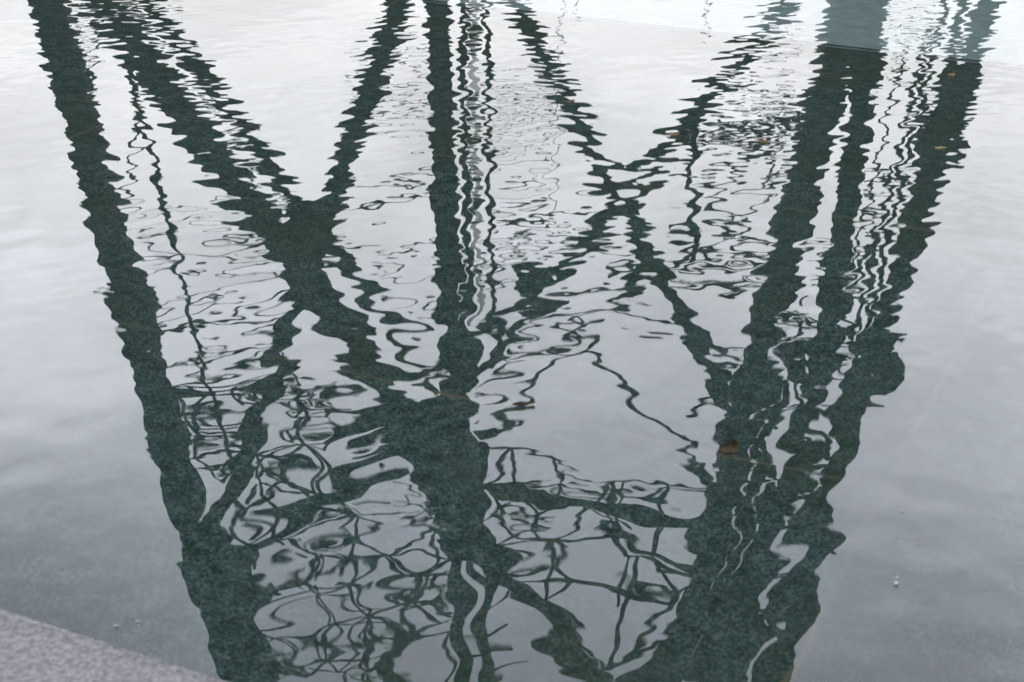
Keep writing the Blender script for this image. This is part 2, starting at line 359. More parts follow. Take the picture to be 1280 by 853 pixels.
('rod','tube','steel',(-0.84,36.24,18.67),(1.26,36.26,18.83),0.109,0.109),
('rod','tube','steel',(1.26,36.26,18.83),(5.45,36.4,19.98),0.109,0.112),
('rod','tube','steel',(-0.85,36.32,19.35),(1.91,36.34,19.51),0.11,0.11),
('rod','tube','steel',(1.91,36.34,19.51),(5.36,36.42,20.2),0.129,0.131),
('rod','tube','steel',(-0.55,36.59,21.61),(1.31,36.62,21.84),0.17,0.171),
('rod','tube','steel',(1.31,36.62,21.84),(2.61,36.56,21.34),0.171,0.17),
('rod','tube','steel',(2.61,36.56,21.34),(5.22,36.65,22.12),0.17,0.173),
('rod','tube','steel',(-0.87,36.52,21.01),(0.0,36.44,20.33),0.113,0.111),
('rod','tube','steel',(0.0,36.52,21.01),(1.29,36.42,20.14),0.113,0.111),
('rod','tube','steel',(1.09,36.62,21.84),(2.05,36.47,20.6),0.133,0.131),
('rod','tube','steel',(0.0,36.25,18.75),(0.21,36.36,19.67),0.091,0.092),
('rod','tube','steel',(1.26,36.27,18.88),(1.07,36.39,19.93),0.091,0.092),
('rod','tube','steel',(2.97,36.32,19.35),(2.93,36.49,20.74),0.092,0.094),
('rod','tube','steel',(4.05,36.37,19.72),(4.21,36.5,20.87),0.111,0.113),
('rod','tube','steel',(0.43,36.41,20.06),(0.88,36.62,21.84),0.092,0.095),
('rod','tube','steel',(2.47,36.46,20.47),(2.84,36.62,21.84),0.112,0.114),
('rod','tube','steel',(3.99,36.49,20.74),(3.94,36.64,21.98),0.113,0.115),
('rod','tube','steel',(-0.43,36.46,20.47),(1.08,36.5,20.87),0.093,0.094),
('rod','tube','steel',(1.73,36.49,20.74),(3.26,36.55,21.23),0.093,0.094),
('rod','tube','steel',(0.22,36.69,22.45),(1.76,36.69,22.45),0.134,0.134),
('rod','tube','steel',(1.76,36.69,22.45),(4.59,36.84,23.66),0.153,0.157),
('rod','tube','steel',(3.35,36.62,21.84),(2.76,37.13,26.09),0.171,0.182),
('rod','tube','steel',(2.48,37.12,26.0),(4.74,36.94,24.49),0.182,0.179),
('rod','tube','steel',(2.95,36.62,21.84),(2.87,36.86,23.84),0.095,0.098),
('rod','tube','steel',(3.5,36.62,21.84),(5.08,36.72,22.68),0.152,0.155),
('rod','tube','steel',(-0.83,36.16,17.99),(0.0,36.05,17.06),0.251,0.248),
('rod','tube','steel',(-0.62,36.11,17.61),(0.62,36.05,17.06),0.125,0.124),
('rod','tube','steel',(4.61,36.2,18.37),(5.59,36.46,20.47),0.091,0.094),
('beam','box','steel',(-4.8,36.09,17.41),(-2.24,36.11,17.56),0.412,0.442),
('beam','box','steel',(-4.18,36.19,18.26),(-2.7,36.14,17.86),0.254,0.251),
('cable','tube','steel',(-10.76,42.89,9.24),(-9.33,41.93,17.27),0.199,0.143),
('cable','tube','steel',(-9.33,41.93,17.27),(-8.24,41.25,22.94),0.123,0.149),
('cable','tube','steel',(-9.2,34.82,6.84),(-9.89,35.1,9.14),0.097,0.1),
('cable','tube','steel',(-8.51,35.05,8.74),(-9.82,35.63,13.57),0.082,0.087),
('rod','tube','steel',(-8.96,35.95,16.23),(-6.3,35.94,16.13),0.122,0.12),
('rod','tube','steel',(-9.51,38.05,17.51),(-4.76,38.06,17.71),0.146,0.143),
('rod','tube','steel',(-8.93,36.02,16.81),(-4.53,36.05,17.06),0.138,0.136),
('rod','tube','steel',(-9.21,38.07,17.76),(-8.01,38.06,17.71),0.259,0.258),
('rod','tube','steel',(-8.6,36.1,17.53),(-6.83,36.1,17.48),0.108,0.108),
('rod','tube','steel',(-9.04,38.13,18.88),(-7.45,38.13,18.78),0.098,0.098),
('rod','tube','steel',(-8.57,36.18,18.19),(-6.95,36.2,18.32),0.094,0.093),
('rod','tube','steel',(-8.91,38.22,20.29),(-7.55,38.2,19.97),0.1,0.099),
('rod','tube','steel',(-6.98,35.97,16.38),(-6.95,36.06,17.16),0.091,0.092),
('rod','tube','steel',(-9.15,38.03,17.17),(-6.26,37.96,15.95),0.097,0.094),
('rod','tube','steel',(-6.91,35.94,16.13),(-5.61,35.81,15.06),0.106,0.104),
('rod','tube','steel',(-6.17,38.01,16.8),(-5.8,38.06,17.66),0.095,0.096),
('rod','tube','steel',(-6.35,36.01,16.72),(-4.49,35.97,16.38),0.106,0.105),
('rod','tube','steel',(-5.8,38.06,17.66),(-5.72,38.13,18.83),0.144,0.146),
('rod','tube','steel',(-5.42,36.13,17.76),(-6.81,36.3,19.14),0.107,0.11),
('rod','tube','steel',(-5.72,38.13,18.83),(-6.18,38.21,20.1),0.13,0.132),
('rod','tube','steel',(-5.87,36.28,19.01),(-5.27,36.46,20.47),0.125,0.127),
('rod','tube','steel',(-5.72,38.13,18.83),(-5.2,38.25,20.88),0.162,0.166),
('rod','tube','steel',(-6.68,36.23,18.62),(-5.12,36.39,19.88),0.109,0.111),
('rod','tube','steel',(-5.49,38.25,20.82),(-4.29,38.29,21.58),0.099,0.1),
('rod','tube','steel',(-6.7,36.35,19.61),(-5.11,36.37,19.72),0.095,0.095),
('rod','tube','steel',(-5.72,38.13,18.83),(-4.37,38.11,18.42),0.13,0.128),
('rod','tube','steel',(-5.99,36.08,17.36),(-4.11,36.04,16.99),0.092,0.091),
('rod','tube','steel',(-8.46,38.07,17.91),(-8.72,38.03,17.17),0.129,0.129),
('rod','tube','steel',(-9.4,35.6,13.35),(-5.68,35.46,12.16),0.074,0.071),
('rod','tube','steel',(-9.79,37.91,15.23),(-6.11,37.83,13.88),0.079,0.077),
('rod','tube','steel',(-8.76,35.55,12.9),(-6.01,35.52,12.64),0.058,0.057),
('rod','tube','steel',(-9.53,37.94,15.71),(-7.12,37.89,14.81),0.063,0.062),
('rod','tube','steel',(-9.14,35.82,15.18),(-5.31,35.64,13.71),0.09,0.087),
('rod','tube','steel',(-8.57,37.94,15.71),(-6.34,37.94,15.59),0.079,0.078),
('rod','tube','steel',(-6.97,35.75,14.6),(-5.76,35.72,14.37),0.104,0.103),
('rod','tube','steel',(-9.45,37.79,13.15),(-8.53,37.85,14.18),0.062,0.062),
('rod','tube','steel',(-9.2,35.42,11.82),(-6.49,35.38,11.5),0.058,0.057),
('rod','tube','steel',(-6.7,38.33,22.13),(-4.54,38.32,21.99),0.101,0.101),
('rod','tube','steel',(-4.75,36.49,20.74),(-1.72,36.46,20.47),0.112,0.111),
('rod','tube','steel',(-8.16,38.39,23.24),(-4.53,38.31,21.85),0.138,0.134),
('rod','tube','steel',(-7.74,36.72,22.68),(-4.44,36.51,20.95),0.116,0.112),
('rod','tube','steel',(-7.96,38.5,24.97),(-5.63,38.39,23.24),0.211,0.205),
('rod','tube','steel',(-7.36,36.97,24.72),(-5.24,36.81,23.4),0.136,0.133),
('rod','tube','steel',(-5.7,38.46,24.38),(-3.44,38.38,22.96),0.139,0.136),
('rod','tube','steel',(-3.28,36.62,21.84),(-2.05,36.48,20.68),0.129,0.127),
('rod','tube','steel',(-5.48,38.48,24.62),(-3.73,38.47,24.44),0.104,0.104),
('rod','tube','steel',(-4.42,36.73,22.74),(-3.92,36.9,24.16),0.115,0.117),
('rod','tube','steel',(-4.07,38.47,24.44),(-4.09,38.52,25.29),0.104,0.105),
('rod','tube','steel',(-2.99,36.75,22.88),(-3.92,36.9,24.16),0.23,0.235),
('rod','tube','steel',(-4.09,38.52,25.29),(-5.57,38.57,26.15),0.105,0.107),
('rod','tube','steel',(-3.92,36.9,24.16),(-6.66,37.07,25.57),0.134,0.138),
('rod','tube','steel',(-4.09,38.52,25.29),(-3.42,38.59,26.51),0.175,0.178),
('rod','tube','steel',(-3.92,36.9,24.16),(-3.94,37.19,26.56),0.134,0.139),
('rod','tube','steel',(-4.05,38.61,26.75),(-4.84,38.69,28.14),0.143,0.146),
('rod','tube','steel',(-6.66,37.07,25.57),(-5.23,37.0,24.96),0.121,0.119),
('rod','tube','steel',(-6.93,38.6,26.69),(-6.44,38.65,27.52),0.126,0.127),
('rod','tube','steel',(-6.66,37.07,25.57),(-7.72,36.98,24.87),0.121,0.12),
('rod','tube','steel',(-6.93,38.6,26.69),(-7.48,38.68,27.98),0.126,0.128),
('rod','tube','steel',(-5.37,37.0,25.02),(-6.13,37.19,26.56),0.204,0.209),
('rod','tube','steel',(-5.59,38.57,26.15),(-3.81,38.6,26.6),0.178,0.178),
('rod','tube','steel',(-3.66,37.06,25.48),(-1.71,37.02,25.17),0.137,0.136),
('rod','tube','steel',(-3.45,38.59,26.45),(-3.39,38.69,28.14),0.355,0.363),
('rod','tube','steel',(-2.99,36.75,22.88),(-1.7,36.59,21.61),0.148,0.145),
('rod','tube','steel',(-2.78,38.45,24.1),(-3.09,38.59,26.51),0.172,0.178),
('rod','tube','steel',(-1.75,36.59,21.61),(-2.37,36.46,20.47),0.129,0.127),
('rod','tube','steel',(-1.83,38.36,22.74),(-3.16,38.5,24.97),0.118,0.122),
('rod','tube','steel',(-4.26,36.51,20.9),(-4.42,36.73,22.74),0.128,0.131),
('rod','tube','steel',(-4.54,38.32,21.99),(-5.27,38.38,22.96),0.101,0.102),
('rod','tube','steel',(-3.88,36.8,23.31),(-4.83,36.65,22.12),0.116,0.114),
('rod','tube','steel',(-3.67,38.38,22.96),(-3.02,38.45,24.24),0.119,0.121),
('rod','tube','steel',(-3.67,36.49,20.74),(-3.01,36.46,20.47),0.191,0.19),
('rod','tube','steel',(-3.22,38.39,23.24),(-2.78,38.44,23.95),0.136,0.137),
('rod','tube','steel',(-5.4,36.81,23.4),(-5.68,37.0,25.02),0.1,0.102),
('rod','tube','steel',(-7.4,38.43,23.81),(-7.44,38.55,25.85),0.208,0.213),
('rod','tube','steel',(-6.64,36.42,20.2),(-6.43,36.59,21.56),0.112,0.114),
('rod','tube','steel',(-6.74,38.36,22.68),(-6.33,38.4,23.38),0.102,0.103),
('rod','tube','steel',(-5.51,36.62,21.84),(-5.33,36.77,23.11),0.098,0.099),
('rod','tube','steel',(-7.88,38.28,21.31),(-7.17,38.43,23.81),0.134,0.138),
('rod','tube','steel',(-7.12,36.49,20.74),(-6.81,36.36,19.67),0.129,0.127),
('rod','tube','steel',(-3.05,38.51,25.11),(-1.86,38.46,24.38),0.174,0.172),
('rod','tube','steel',(-2.33,37.26,27.19),(-1.71,37.04,25.33),0.122,0.119),
('rod','tube','steel',(-3.35,38.23,20.5),(-2.26,38.29,21.58),0.099,0.1),
('rod','tube','steel',(-2.54,36.31,19.27),(-1.71,36.41,20.06),0.093,0.094),
('rod','tube','steel',(-4.84,38.27,21.17),(-3.55,38.2,19.97),0.1,0.098),
('rod','tube','steel',(-0.88,36.65,22.12),(-0.67,36.86,23.84),0.162,0.166),
('rod','tube','steel',(-0.7,38.52,25.26),(0.0,38.45,24.1),0.105,0.103),
('rod','tube','steel',(-0.93,37.19,26.56),(0.46,37.08,25.63),0.121,0.119),
('rod','tube','steel',(-1.67,38.62,27.06),(0.0,38.55,25.85),0.107,0.105),
('rod','tube','steel',(-8.05,38.39,23.24),(-6.86,38.36,22.68),0.114,0.113),
('rod','tube','steel',(-8.05,38.39,23.24),(-7.96,38.5,24.97),0.102,0.104),
('rod','tube','steel',(-8.05,38.39,23.24),(-6.98,38.28,21.31),0.137,0.134),
('rod','tube','steel',(-6.93,38.6,26.69),(-5.59,38.57,26.15),0.1,0.099),
('rod','tube','steel',(-7.96,38.5,24.97),(-6.93,38.6,26.69),0.132,0.135),
('rod','tube','steel',(-6.93,38.6,26.69),(-5.05,38.66,27.67),0.122,0.123),
('rod','tube','steel',(-5.64,38.47,24.53),(-5.59,38.57,26.15),0.096,0.098),
('rod','tube','steel',(-5.59,38.57,26.15),(-5.05,38.66,27.67),0.131,0.134),
('rod','tube','steel',(-4.63,38.43,23.87),(-4.09,38.52,25.29),0.094,0.095),
('rod','tube','steel',(-4.09,38.52,25.29),(-3.13,38.44,24.01),0.124,0.122),
('rod','tube','steel',(-4.09,38.52,25.29),(-3.09,38.59,26.51),0.098,0.099),
('rod','tube','steel',(-5.64,38.47,24.53),(-4.63,38.43,23.87),0.099,0.097),
('rod','tube','steel',(-4.63,38.43,23.87),(-3.44,38.38,22.96),0.121,0.119),
('rod','tube','steel',(-3.13,38.44,24.01),(-2.78,38.45,24.1),0.149,0.15),
('rod','tube','steel',(-3.44,38.38,22.96),(-3.13,38.44,24.01),0.098,0.1),
('rod','tube','steel',(-3.13,38.44,24.01),(-2.23,38.52,25.26),0.107,0.108),
('rod','tube','steel',(-2.15,38.31,21.8),(-1.83,38.36,22.74),0.131,0.133),
('rod','tube','steel',(-2.78,38.45,24.1),(-1.83,38.36,22.74),0.158,0.155),
('rod','tube','steel',(-3.44,38.38,22.96),(-1.83,38.36,22.74),0.13,0.129),
('rod','tube','steel',(-4.84,38.27,21.17),(-4.47,38.32,22.02),0.115,0.116),
('rod','tube','steel',(-4.47,38.32,22.02),(-3.44,38.38,22.96),0.156,0.158),
('rod','tube','steel',(-5.49,38.25,20.82),(-4.47,38.32,22.02),0.091,0.092),
('rod','tube','steel',(-6.08,38.38,22.96),(-5.64,38.47,24.53),0.151,0.153),
('rod','tube','steel',(-7.96,38.5,24.97),(-6.86,38.36,22.68),0.114,0.111),
('rod','tube','steel',(-6.98,38.28,21.31),(-6.86,38.36,22.68),0.099,0.1),
('rod','tube','steel',(-6.98,38.28,21.31),(-6.18,38.21,20.1),0.097,0.095),
('rod','tube','steel',(-7.08,38.18,19.71),(-6.98,38.28,21.31),0.108,0.11),
('rod','tube','steel',(-6.18,38.21,20.1),(-5.72,38.13,18.83),0.143,0.14),
('rod','tube','steel',(-7.08,38.18,19.71),(-5.72,38.13,18.83),0.099,0.098),
('rod','tube','steel',(-5.72,38.13,18.83),(-5.49,38.25,20.82),0.124,0.127),
('rod','tube','steel',(-5.49,38.25,20.82),(-4.84,38.27,21.17),0.131,0.132),
('rod','tube','steel',(-6.18,38.21,20.1),(-5.49,38.25,20.82),0.112,0.113),
('rod','tube','steel',(-7.08,38.18,19.71),(-6.18,38.21,20.1),0.124,0.124),
('rod','tube','steel',(-6.18,38.21,20.1),(-4.84,38.27,21.17),0.091,0.092),
('rod','tube','steel',(-2.78,38.45,24.1),(-2.23,38.52,25.26),0.095,0.097),
('rod','tube','steel',(-3.44,38.38,22.96),(-2.78,38.45,24.1),0.104,0.106),
('rod','tube','steel',(-3.85,38.66,27.67),(-3.09,38.59,26.51),0.146,0.144),
('rod','tube','steel',(-3.09,38.59,26.51),(-2.23,38.52,25.26),0.125,0.123),
('rod','tube','steel',(-2.23,38.52,25.26),(-1.52,38.5,24.97),0.115,0.114),
('rod','tube','steel',(-2.78,38.45,24.1),(-1.52,38.5,24.97),0.132,0.134),
('rod','tube','steel',(-3.13,38.44,24.01),(-1.52,38.5,24.97),0.123,0.124),
('rod','tube','steel',(-5.05,38.66,27.67),(-3.85,38.66,27.67),0.118,0.118),
('rod','tube','steel',(-4.09,38.52,25.29),(-3.85,38.66,27.67),0.15,0.155),
('rod','tube','steel',(-5.05,38.66,27.67),(-4.09,38.52,25.29),0.148,0.143),
('rod','tube','steel',(-6.86,38.36,22.68),(-6.08,38.38,22.96),0.107,0.107),
('rod','tube','steel',(-3.44,38.38,22.96),(-2.15,38.31,21.8),0.13,0.128),
('rod','tube','steel',(-2.78,38.45,24.1),(-2.15,38.31,21.8),0.128,0.124),
('rod','tube','steel',(-6.08,38.38,22.96),(-4.63,38.43,23.87),0.152,0.153),
('rod','tube','steel',(-0.81,38.24,20.72),(0.0,38.19,19.84),0.136,0.135),
('rod','tube','steel',(-0.81,38.24,20.72),(0.0,38.33,22.13),0.106,0.108),
('rod','tube','steel',(0.0,38.19,19.84),(1.33,38.2,19.92),0.152,0.152),
('rod','tube','steel',(1.12,38.26,21.04),(1.33,38.2,19.92),0.095,0.094),
('rod','tube','steel',(1.12,38.26,21.04),(2.15,38.3,21.72),0.116,0.117),
('rod','tube','steel',(2.98,38.38,22.96),(3.08,38.31,21.85),0.143,0.141),
('rod','tube','steel',(2.15,38.3,21.72),(3.08,38.31,21.85),0.099,0.099),
('rod','tube','steel',(2.98,38.38,22.96),(3.51,38.38,22.96),0.124,0.124),
('rod','tube','steel',(3.51,38.38,22.96),(4.13,38.39,23.1),0.093,0.093),
('rod','tube','steel',(4.13,38.39,23.1),(4.42,38.32,21.99),0.137,0.135),
('rod','tube','steel',(4.25,38.24,20.63),(4.42,38.32,21.99),0.139,0.142),
('rod','tube','steel',(-0.57,38.36,22.74),(0.0,38.33,22.13),0.129,0.128),
('rod','tube','steel',(0.0,38.33,22.13),(1.15,38.38,22.96),0.149,0.151),
('rod','tube','steel',(1.15,38.38,22.96),(1.85,38.41,23.58),0.111,0.112),
('rod','tube','steel',(0.93,38.47,24.53),(1.15,38.38,22.96),0.141,0.138),
('rod','tube','steel',(-0.81,38.24,20.72),(-0.57,38.36,22.74),0.127,0.131),
('rod','tube','steel',(0.93,38.47,24.53),(1.85,38.41,23.58),0.133,0.131),
('rod','tube','steel',(4.79,38.49,24.79),(5.32,38.43,23.81),0.125,0.123),
('rod','tube','steel',(4.13,38.39,23.1),(4.79,38.49,24.79),0.149,0.152),
('rod','tube','steel',(2.87,38.63,27.21),(4.79,38.49,24.79),0.165,0.16),
('rod','tube','steel',(0.93,38.47,24.53),(2.87,38.63,27.21),0.125,0.13),
('rod','tube','steel',(4.13,38.39,23.1),(5.32,38.43,23.81),0.137,0.138),
('rod','tube','steel',(4.42,38.32,21.99),(5.73,38.33,22.24),0.093,0.094),
('rod','tube','steel',(5.32,38.43,23.81),(5.73,38.33,22.24),0.141,0.138),
('rod','tube','steel',(2.78,38.22,20.29),(4.25,38.24,20.63),0.13,0.131),
('rod','tube','steel',(2.78,38.22,20.29),(3.08,38.31,21.85),0.154,0.157),
('rod','tube','steel',(2.15,38.3,21.72),(2.78,38.22,20.29),0.145,0.142),
('rod','tube','steel',(-9.16,38.04,17.29),(-8.37,38.08,18.04),0.099,0.099),
('rod','tube','steel',(-9.16,38.04,17.29),(-8.79,38.14,19.06),0.104,0.106),
('rod','tube','steel',(-8.79,38.14,19.06),(-8.37,38.08,18.04),0.119,0.118),
('rod','tube','steel',(-7.34,38.04,17.41),(-6.75,38.09,18.17),0.086,0.086),
('rod','tube','steel',(-7.34,38.04,17.41),(-6.24,38.03,17.17),0.107,0.106),
('rod','tube','steel',(-6.75,38.09,18.17),(-6.13,38.12,18.68),0.093,0.094),
('rod','tube','steel',(-7.48,38.15,19.19),(-6.75,38.09,18.17),0.092,0.091),
('rod','tube','steel',(-8.15,38.23,20.5),(-7.48,38.15,19.19),0.091,0.089),
('rod','tube','steel',(-8.79,38.14,19.06),(-7.48,38.15,19.19),0.124,0.124),
('rod','tube','steel',(-8.79,38.14,19.06),(-8.15,38.23,20.5),0.093,0.095),
('rod','tube','steel',(-6.24,38.03,17.17),(-5.63,38.07,17.79),0.096,0.096),
('rod','tube','steel',(-5.63,38.07,17.79),(-4.77,38.07,17.91),0.103,0.103),
('rod','tube','steel',(-5.08,38.17,19.45),(-4.77,38.07,17.91),0.128,0.126),
('rod','tube','steel',(-6.75,38.09,18.17),(-6.24,38.03,17.17),0.089,0.088),
('rod','tube','steel',(-6.13,38.12,18.68),(-5.63,38.07,17.79),0.107,0.106),
('rod','tube','steel',(-6.13,38.12,18.68),(-5.08,38.17,19.45),0.112,0.113),
('rod','tube','steel',(8.74,39.79,24.21),(7.89,39.76,24.79),0.17,0.171),
('rod','tube','steel',(6.42,39.76,24.77),(5.55,39.75,24.94),0.145,0.145),
('rod','tube','steel',(6.57,40.04,19.3),(6.71,39.95,20.92),0.146,0.148),
('rod','tube','steel',(5.42,39.96,20.81),(5.96,39.88,22.31),0.217,0.22),
('rod','tube','steel',(8.2,39.92,21.61),(7.86,39.84,23.27),0.128,0.13),
('rod','tube','steel',(8.84,39.81,23.86),(7.63,39.77,24.62),0.167,0.168),
('rod','tube','steel',(7.38,40.09,18.26),(7.13,40.04,19.23),0.125,0.126),
('rod','tube','steel',(6.55,40.06,18.73),(6.97,40.02,19.65),0.119,0.12),
('rod','tube','steel',(6.37,40.09,18.24),(6.73,40.04,19.17),0.205,0.207),
('rod','tube','steel',(8.22,40.07,18.62),(8.98,40.02,19.58),0.156,0.158),
('rod','tube','steel',(5.44,39.78,24.47),(4.32,39.77,24.5),0.176,0.176),
('rod','tube','steel',(6.1,40.09,18.25),(6.6,40.03,19.36),0.2,0.202),
('rod','tube','steel',(6.49,40.12,17.63),(5.41,40.11,17.86),0.132,0.132),
('rod','tube','steel',(8.04,40.12,17.66),(8.05,40.02,19.62),0.204,0.207),
('rod','tube','steel',(8.46,40.02,19.52),(8.89,39.97,20.61),0.198,0.2),
('rod','tube','steel',(7.28,39.81,23.86),(7.82,39.75,25.01),0.21,0.213),
('rod','tube','steel',(9.15,39.78,24.5),(8.08,39.72,25.65),0.205,0.207),
('rod','tube','steel',(6.25,39.92,21.63),(6.64,39.87,22.6),0.125,0.126),
('rod','tube','steel',(6.74,40.02,19.5),(6.0,39.94,21.15),0.164,0.167),
('rod','tube','steel',(8.82,39.72,25.7),(7.79,39.7,25.91),0.152,0.152),
('rod','tube','steel',(6.58,40.05,19.0),(7.6,40.0,19.98),0.209,0.211),
('rod','tube','steel',(8.86,39.93,21.31),(8.36,39.85,22.99),0.131,0.133),
('rod','tube','steel',(7.69,39.75,25.0),(6.72,39.69,26.24),0.177,0.179),
('rod','tube','steel',(5.75,39.8,23.94),(6.53,39.72,25.66),0.226,0.23),
('rod','tube','steel',(7.08,39.97,20.66),(5.83,39.95,20.96),0.138,0.138),
('rod','tube','steel',(6.22,40.07,18.64),(4.99,40.04,19.17),0.133,0.133),
('rod','tube','steel',(8.34,39.72,25.63),(7.93,39.65,26.97),0.187,0.189),
('rod','tube','steel',(6.38,40.12,17.56),(5.2,40.11,17.71),0.169,0.169),
('rod','tube','steel',(9.29,39.95,20.93),(8.09,39.92,21.68),0.144,0.144),
('rod','tube','steel',(6.59,40.01,19.78),(7.51,39.96,20.89),0.146,0.148),
('rod','tube','steel',(7.44,40.08,18.48),(6.51,40.06,18.86),0.164,0.164),
('rod','tube','steel',(7.37,39.75,24.95),(7.86,39.65,27.04),0.18,0.184),
('rod','tube','steel',(7.53,39.92,21.68),(8.61,39.91,21.77),0.141,0.142),
('rod','tube','steel',(4.99,39.8,24.03),(5.99,39.76,24.86),0.2,0.202),
('strut','tube','steel',(-4.04,39.0,8.87),(-2.02,39.0,8.7),0.071,0.071),
('strut','tube','steel',(-4.27,39.0,9.49),(-1.93,39.0,9.28),0.071,0.071),
('strut','tube','steel',(-4.09,39.0,10.01),(-1.94,39.0,9.74),0.071,0.071),
('strut','tube','steel',(-4.42,39.0,10.54),(-2.05,39.0,10.12),0.063,0.062),
('strut','tube','steel',(-0.81,39.0,9.39),(1.22,39.0,9.53),0.071,0.071),
('strut','tube','steel',(-0.71,39.0,9.8),(1.63,39.0,9.91),0.071,0.071),
('strut','tube','steel',(-0.62,39.0,10.33),(2.05,39.0,10.23),0.071,0.071),
('strut','tube','steel',(-0.62,39.0,10.97),(1.23,39.0,10.54),0.063,0.062),
('strut','tube','steel',(-0.62,39.0,11.4),(1.04,39.0,11.51),0.063,0.063),
('strut','tube','steel',(-4.39,39.0,12.17),(-1.87,39.0,11.73),0.091,0.09),
('strut','tube','steel',(-4.63,39.0,12.95),(-1.99,39.0,12.28),0.091,0.09),
('strut','tube','steel',(-3.63,39.0,14.31),(-1.91,39.0,13.63),0.092,0.091),
('strut','tube','steel',(-3.44,39.0,15.01),(-2.04,39.0,14.66),0.093,0.092),
('strut','tube','steel',(-2.6,39.0,15.83),(-1.72,39.0,15.24),0.131,0.13),
('strut','tube','steel',(-0.63,39.0,12.5),(0.84,39.0,12.28),0.063,0.063),
('strut','tube','steel',(-0.42,39.0,13.29),(1.27,39.0,13.06),0.082,0.082),
('strut','tube','steel',(-0.86,39.0,15.01),(0.21,39.0,14.31),0.111,0.11),
('strut','tube','steel',(-0.85,39.0,14.08),(0.43,39.0,13.85),0.092,0.092),
('strut','tube','steel',(-0.61,39.0,16.67),(0.0,39.0,16.19),0.132,0.131),
('strut','tube','steel',(-0.89,39.0,18.39),(0.44,39.0,17.28),0.134,0.132),
('strut','tube','steel',(-0.65,39.0,15.95),(0.0,39.0,17.4),0.093,0.095),
('strut','tube','steel',(-11.36,39.0,7.65),(-10.25,39.0,7.53),0.091,0.09),
('strut','tube','steel',(-11.23,39.0,8.21),(-10.32,39.0,8.15),0.073,0.072),
('strut','tube','steel',(-11.08,39.0,8.7),(-10.24,39.0,8.36),0.073,0.073),
('strut','tube','steel',(-9.65,39.0,8.46),(-8.75,39.0,8.58),0.127,0.126),
('strut','tube','steel',(-9.12,39.0,9.28),(-8.31,39.0,9.2),0.109,0.108),
('strut','tube','steel',(-8.69,39.0,10.12),(-7.57,39.0,10.08),0.109,0.108),
('strut','tube','steel',(-8.05,39.0,10.97),(-6.81,39.0,10.93),0.128,0.127),
('strut','tube','steel',(-7.28,39.0,11.73),(-6.03,39.0,11.67),0.128,0.127),
('strut','tube','steel',(-6.51,39.0,12.61),(-5.35,39.0,12.59),0.147,0.146),
('strut','tube','steel',(-5.13,39.0,14.31),(-4.27,39.0,14.31),0.148,0.148),
('strut','tube','steel',(-5.09,39.0,13.63),(-3.4,39.0,13.85),0.092,0.092),
('cable','tube','steel',(1.38,43.02,8.16),(1.15,42.26,14.53),0.031,0.032),
('cable','tube','steel',(5.29,43.17,6.89),(5.37,42.93,8.93),0.043,0.043),
('cable','tube','steel',(1.78,43.17,6.89),(1.73,42.96,8.63),0.035,0.035)
]
OFF = Vector(tower.location)
def tube(bm, A, B, ra, rb, seg=10, rot=0.0):
    d = (B - A); ln = d.length; d.normalize()
    q_ = d.to_track_quat('Z', 'Y').to_matrix()
    rings = []
    for p_, r_ in ((A, ra), (B, rb)):
        rings.append([bm.verts.new(p_ + q_ @ Vector((math.cos(2 * math.pi * i / seg + rot) * r_, math.sin(2 * math.pi * i / seg + rot) * r_, 0))) for i in range(seg)])
    for i in range(seg):
        j = (i + 1) % seg; bm.faces.new((rings[0][i], rings[0][j], rings[1][j], rings[1][i]))
    bm.faces.new(rings[0][::-1]); bm.faces.new(rings[1])
def member(name, shape, mt, A, B, wa, wb):
    A = Vector(A) - OFF; B = Vector(B) - OFF
    bm = bmesh.new()
    if shape == 'tube':
        tube(bm, A, B, wa / 2, wb / 2)
    elif shape == 'box':         # square hollow section, its flat face to the pool
        d = (B - A).normalized(); side = d.cross(Vector((0, 1, 0))).normalized(); dep = side.cross(d).normalized()
        vs = []
        for p_, w_ in ((A, wa), (B, wb)):
            for a_, b_ in ((-1, -1), (1, -1), (1, 1), (-1, 1)):
                vs.append(bm.verts.new(p_ + side * (a_ * w_ / 2) + dep * (b_ * w_ * .42)))
        for f in ((3, 2, 1, 0), (4, 5, 6, 7), (0, 1, 5, 4), (1, 2, 6, 5), (2, 3, 7, 6), (3, 0, 4, 7)): bm.faces.new([vs[i] for i in f])
        bmesh.ops.recalc_face_normals(bm, faces=bm.faces[:])
        bmesh.ops.bevel(bm, geom=bm.edges[:], offset=min(wa, wb) * .07, segments=2, affect='EDGES')
    else:                        # plate
        d = (B - A).normalized(); side = d.cross(Vector((0, 1, 0))).normalized(); dep = side.cross(d).normalized()
        th = wa * .55
        pts = [(A, -.5), (A, .5), (A.lerp(B, .3), .62), (A.lerp(B, .7), .62), (B, .5), (B, -.5), (A.lerp(B, .7), -.62), (A.lerp(B, .3), -.62)]
        lo = [bm.verts.new(p_ + side * (k * wa) - dep * th) for p_, k in pts]; hi = [bm.verts.new(p_ + side * (k * wa) + dep * th) for p_, k in pts]
        bm.faces.new(lo); bm.faces.new(hi[::-1])
        for i in range(8):
            j = (i + 1) % 8; bm.faces.new((lo[j], lo[i], hi[i], hi[j]))
        bmesh.ops.recalc_face_normals(bm, faces=bm.faces[:])
    ob = obj(name, bm_mesh(name, bm), mt, tower)
    return ob, A, B
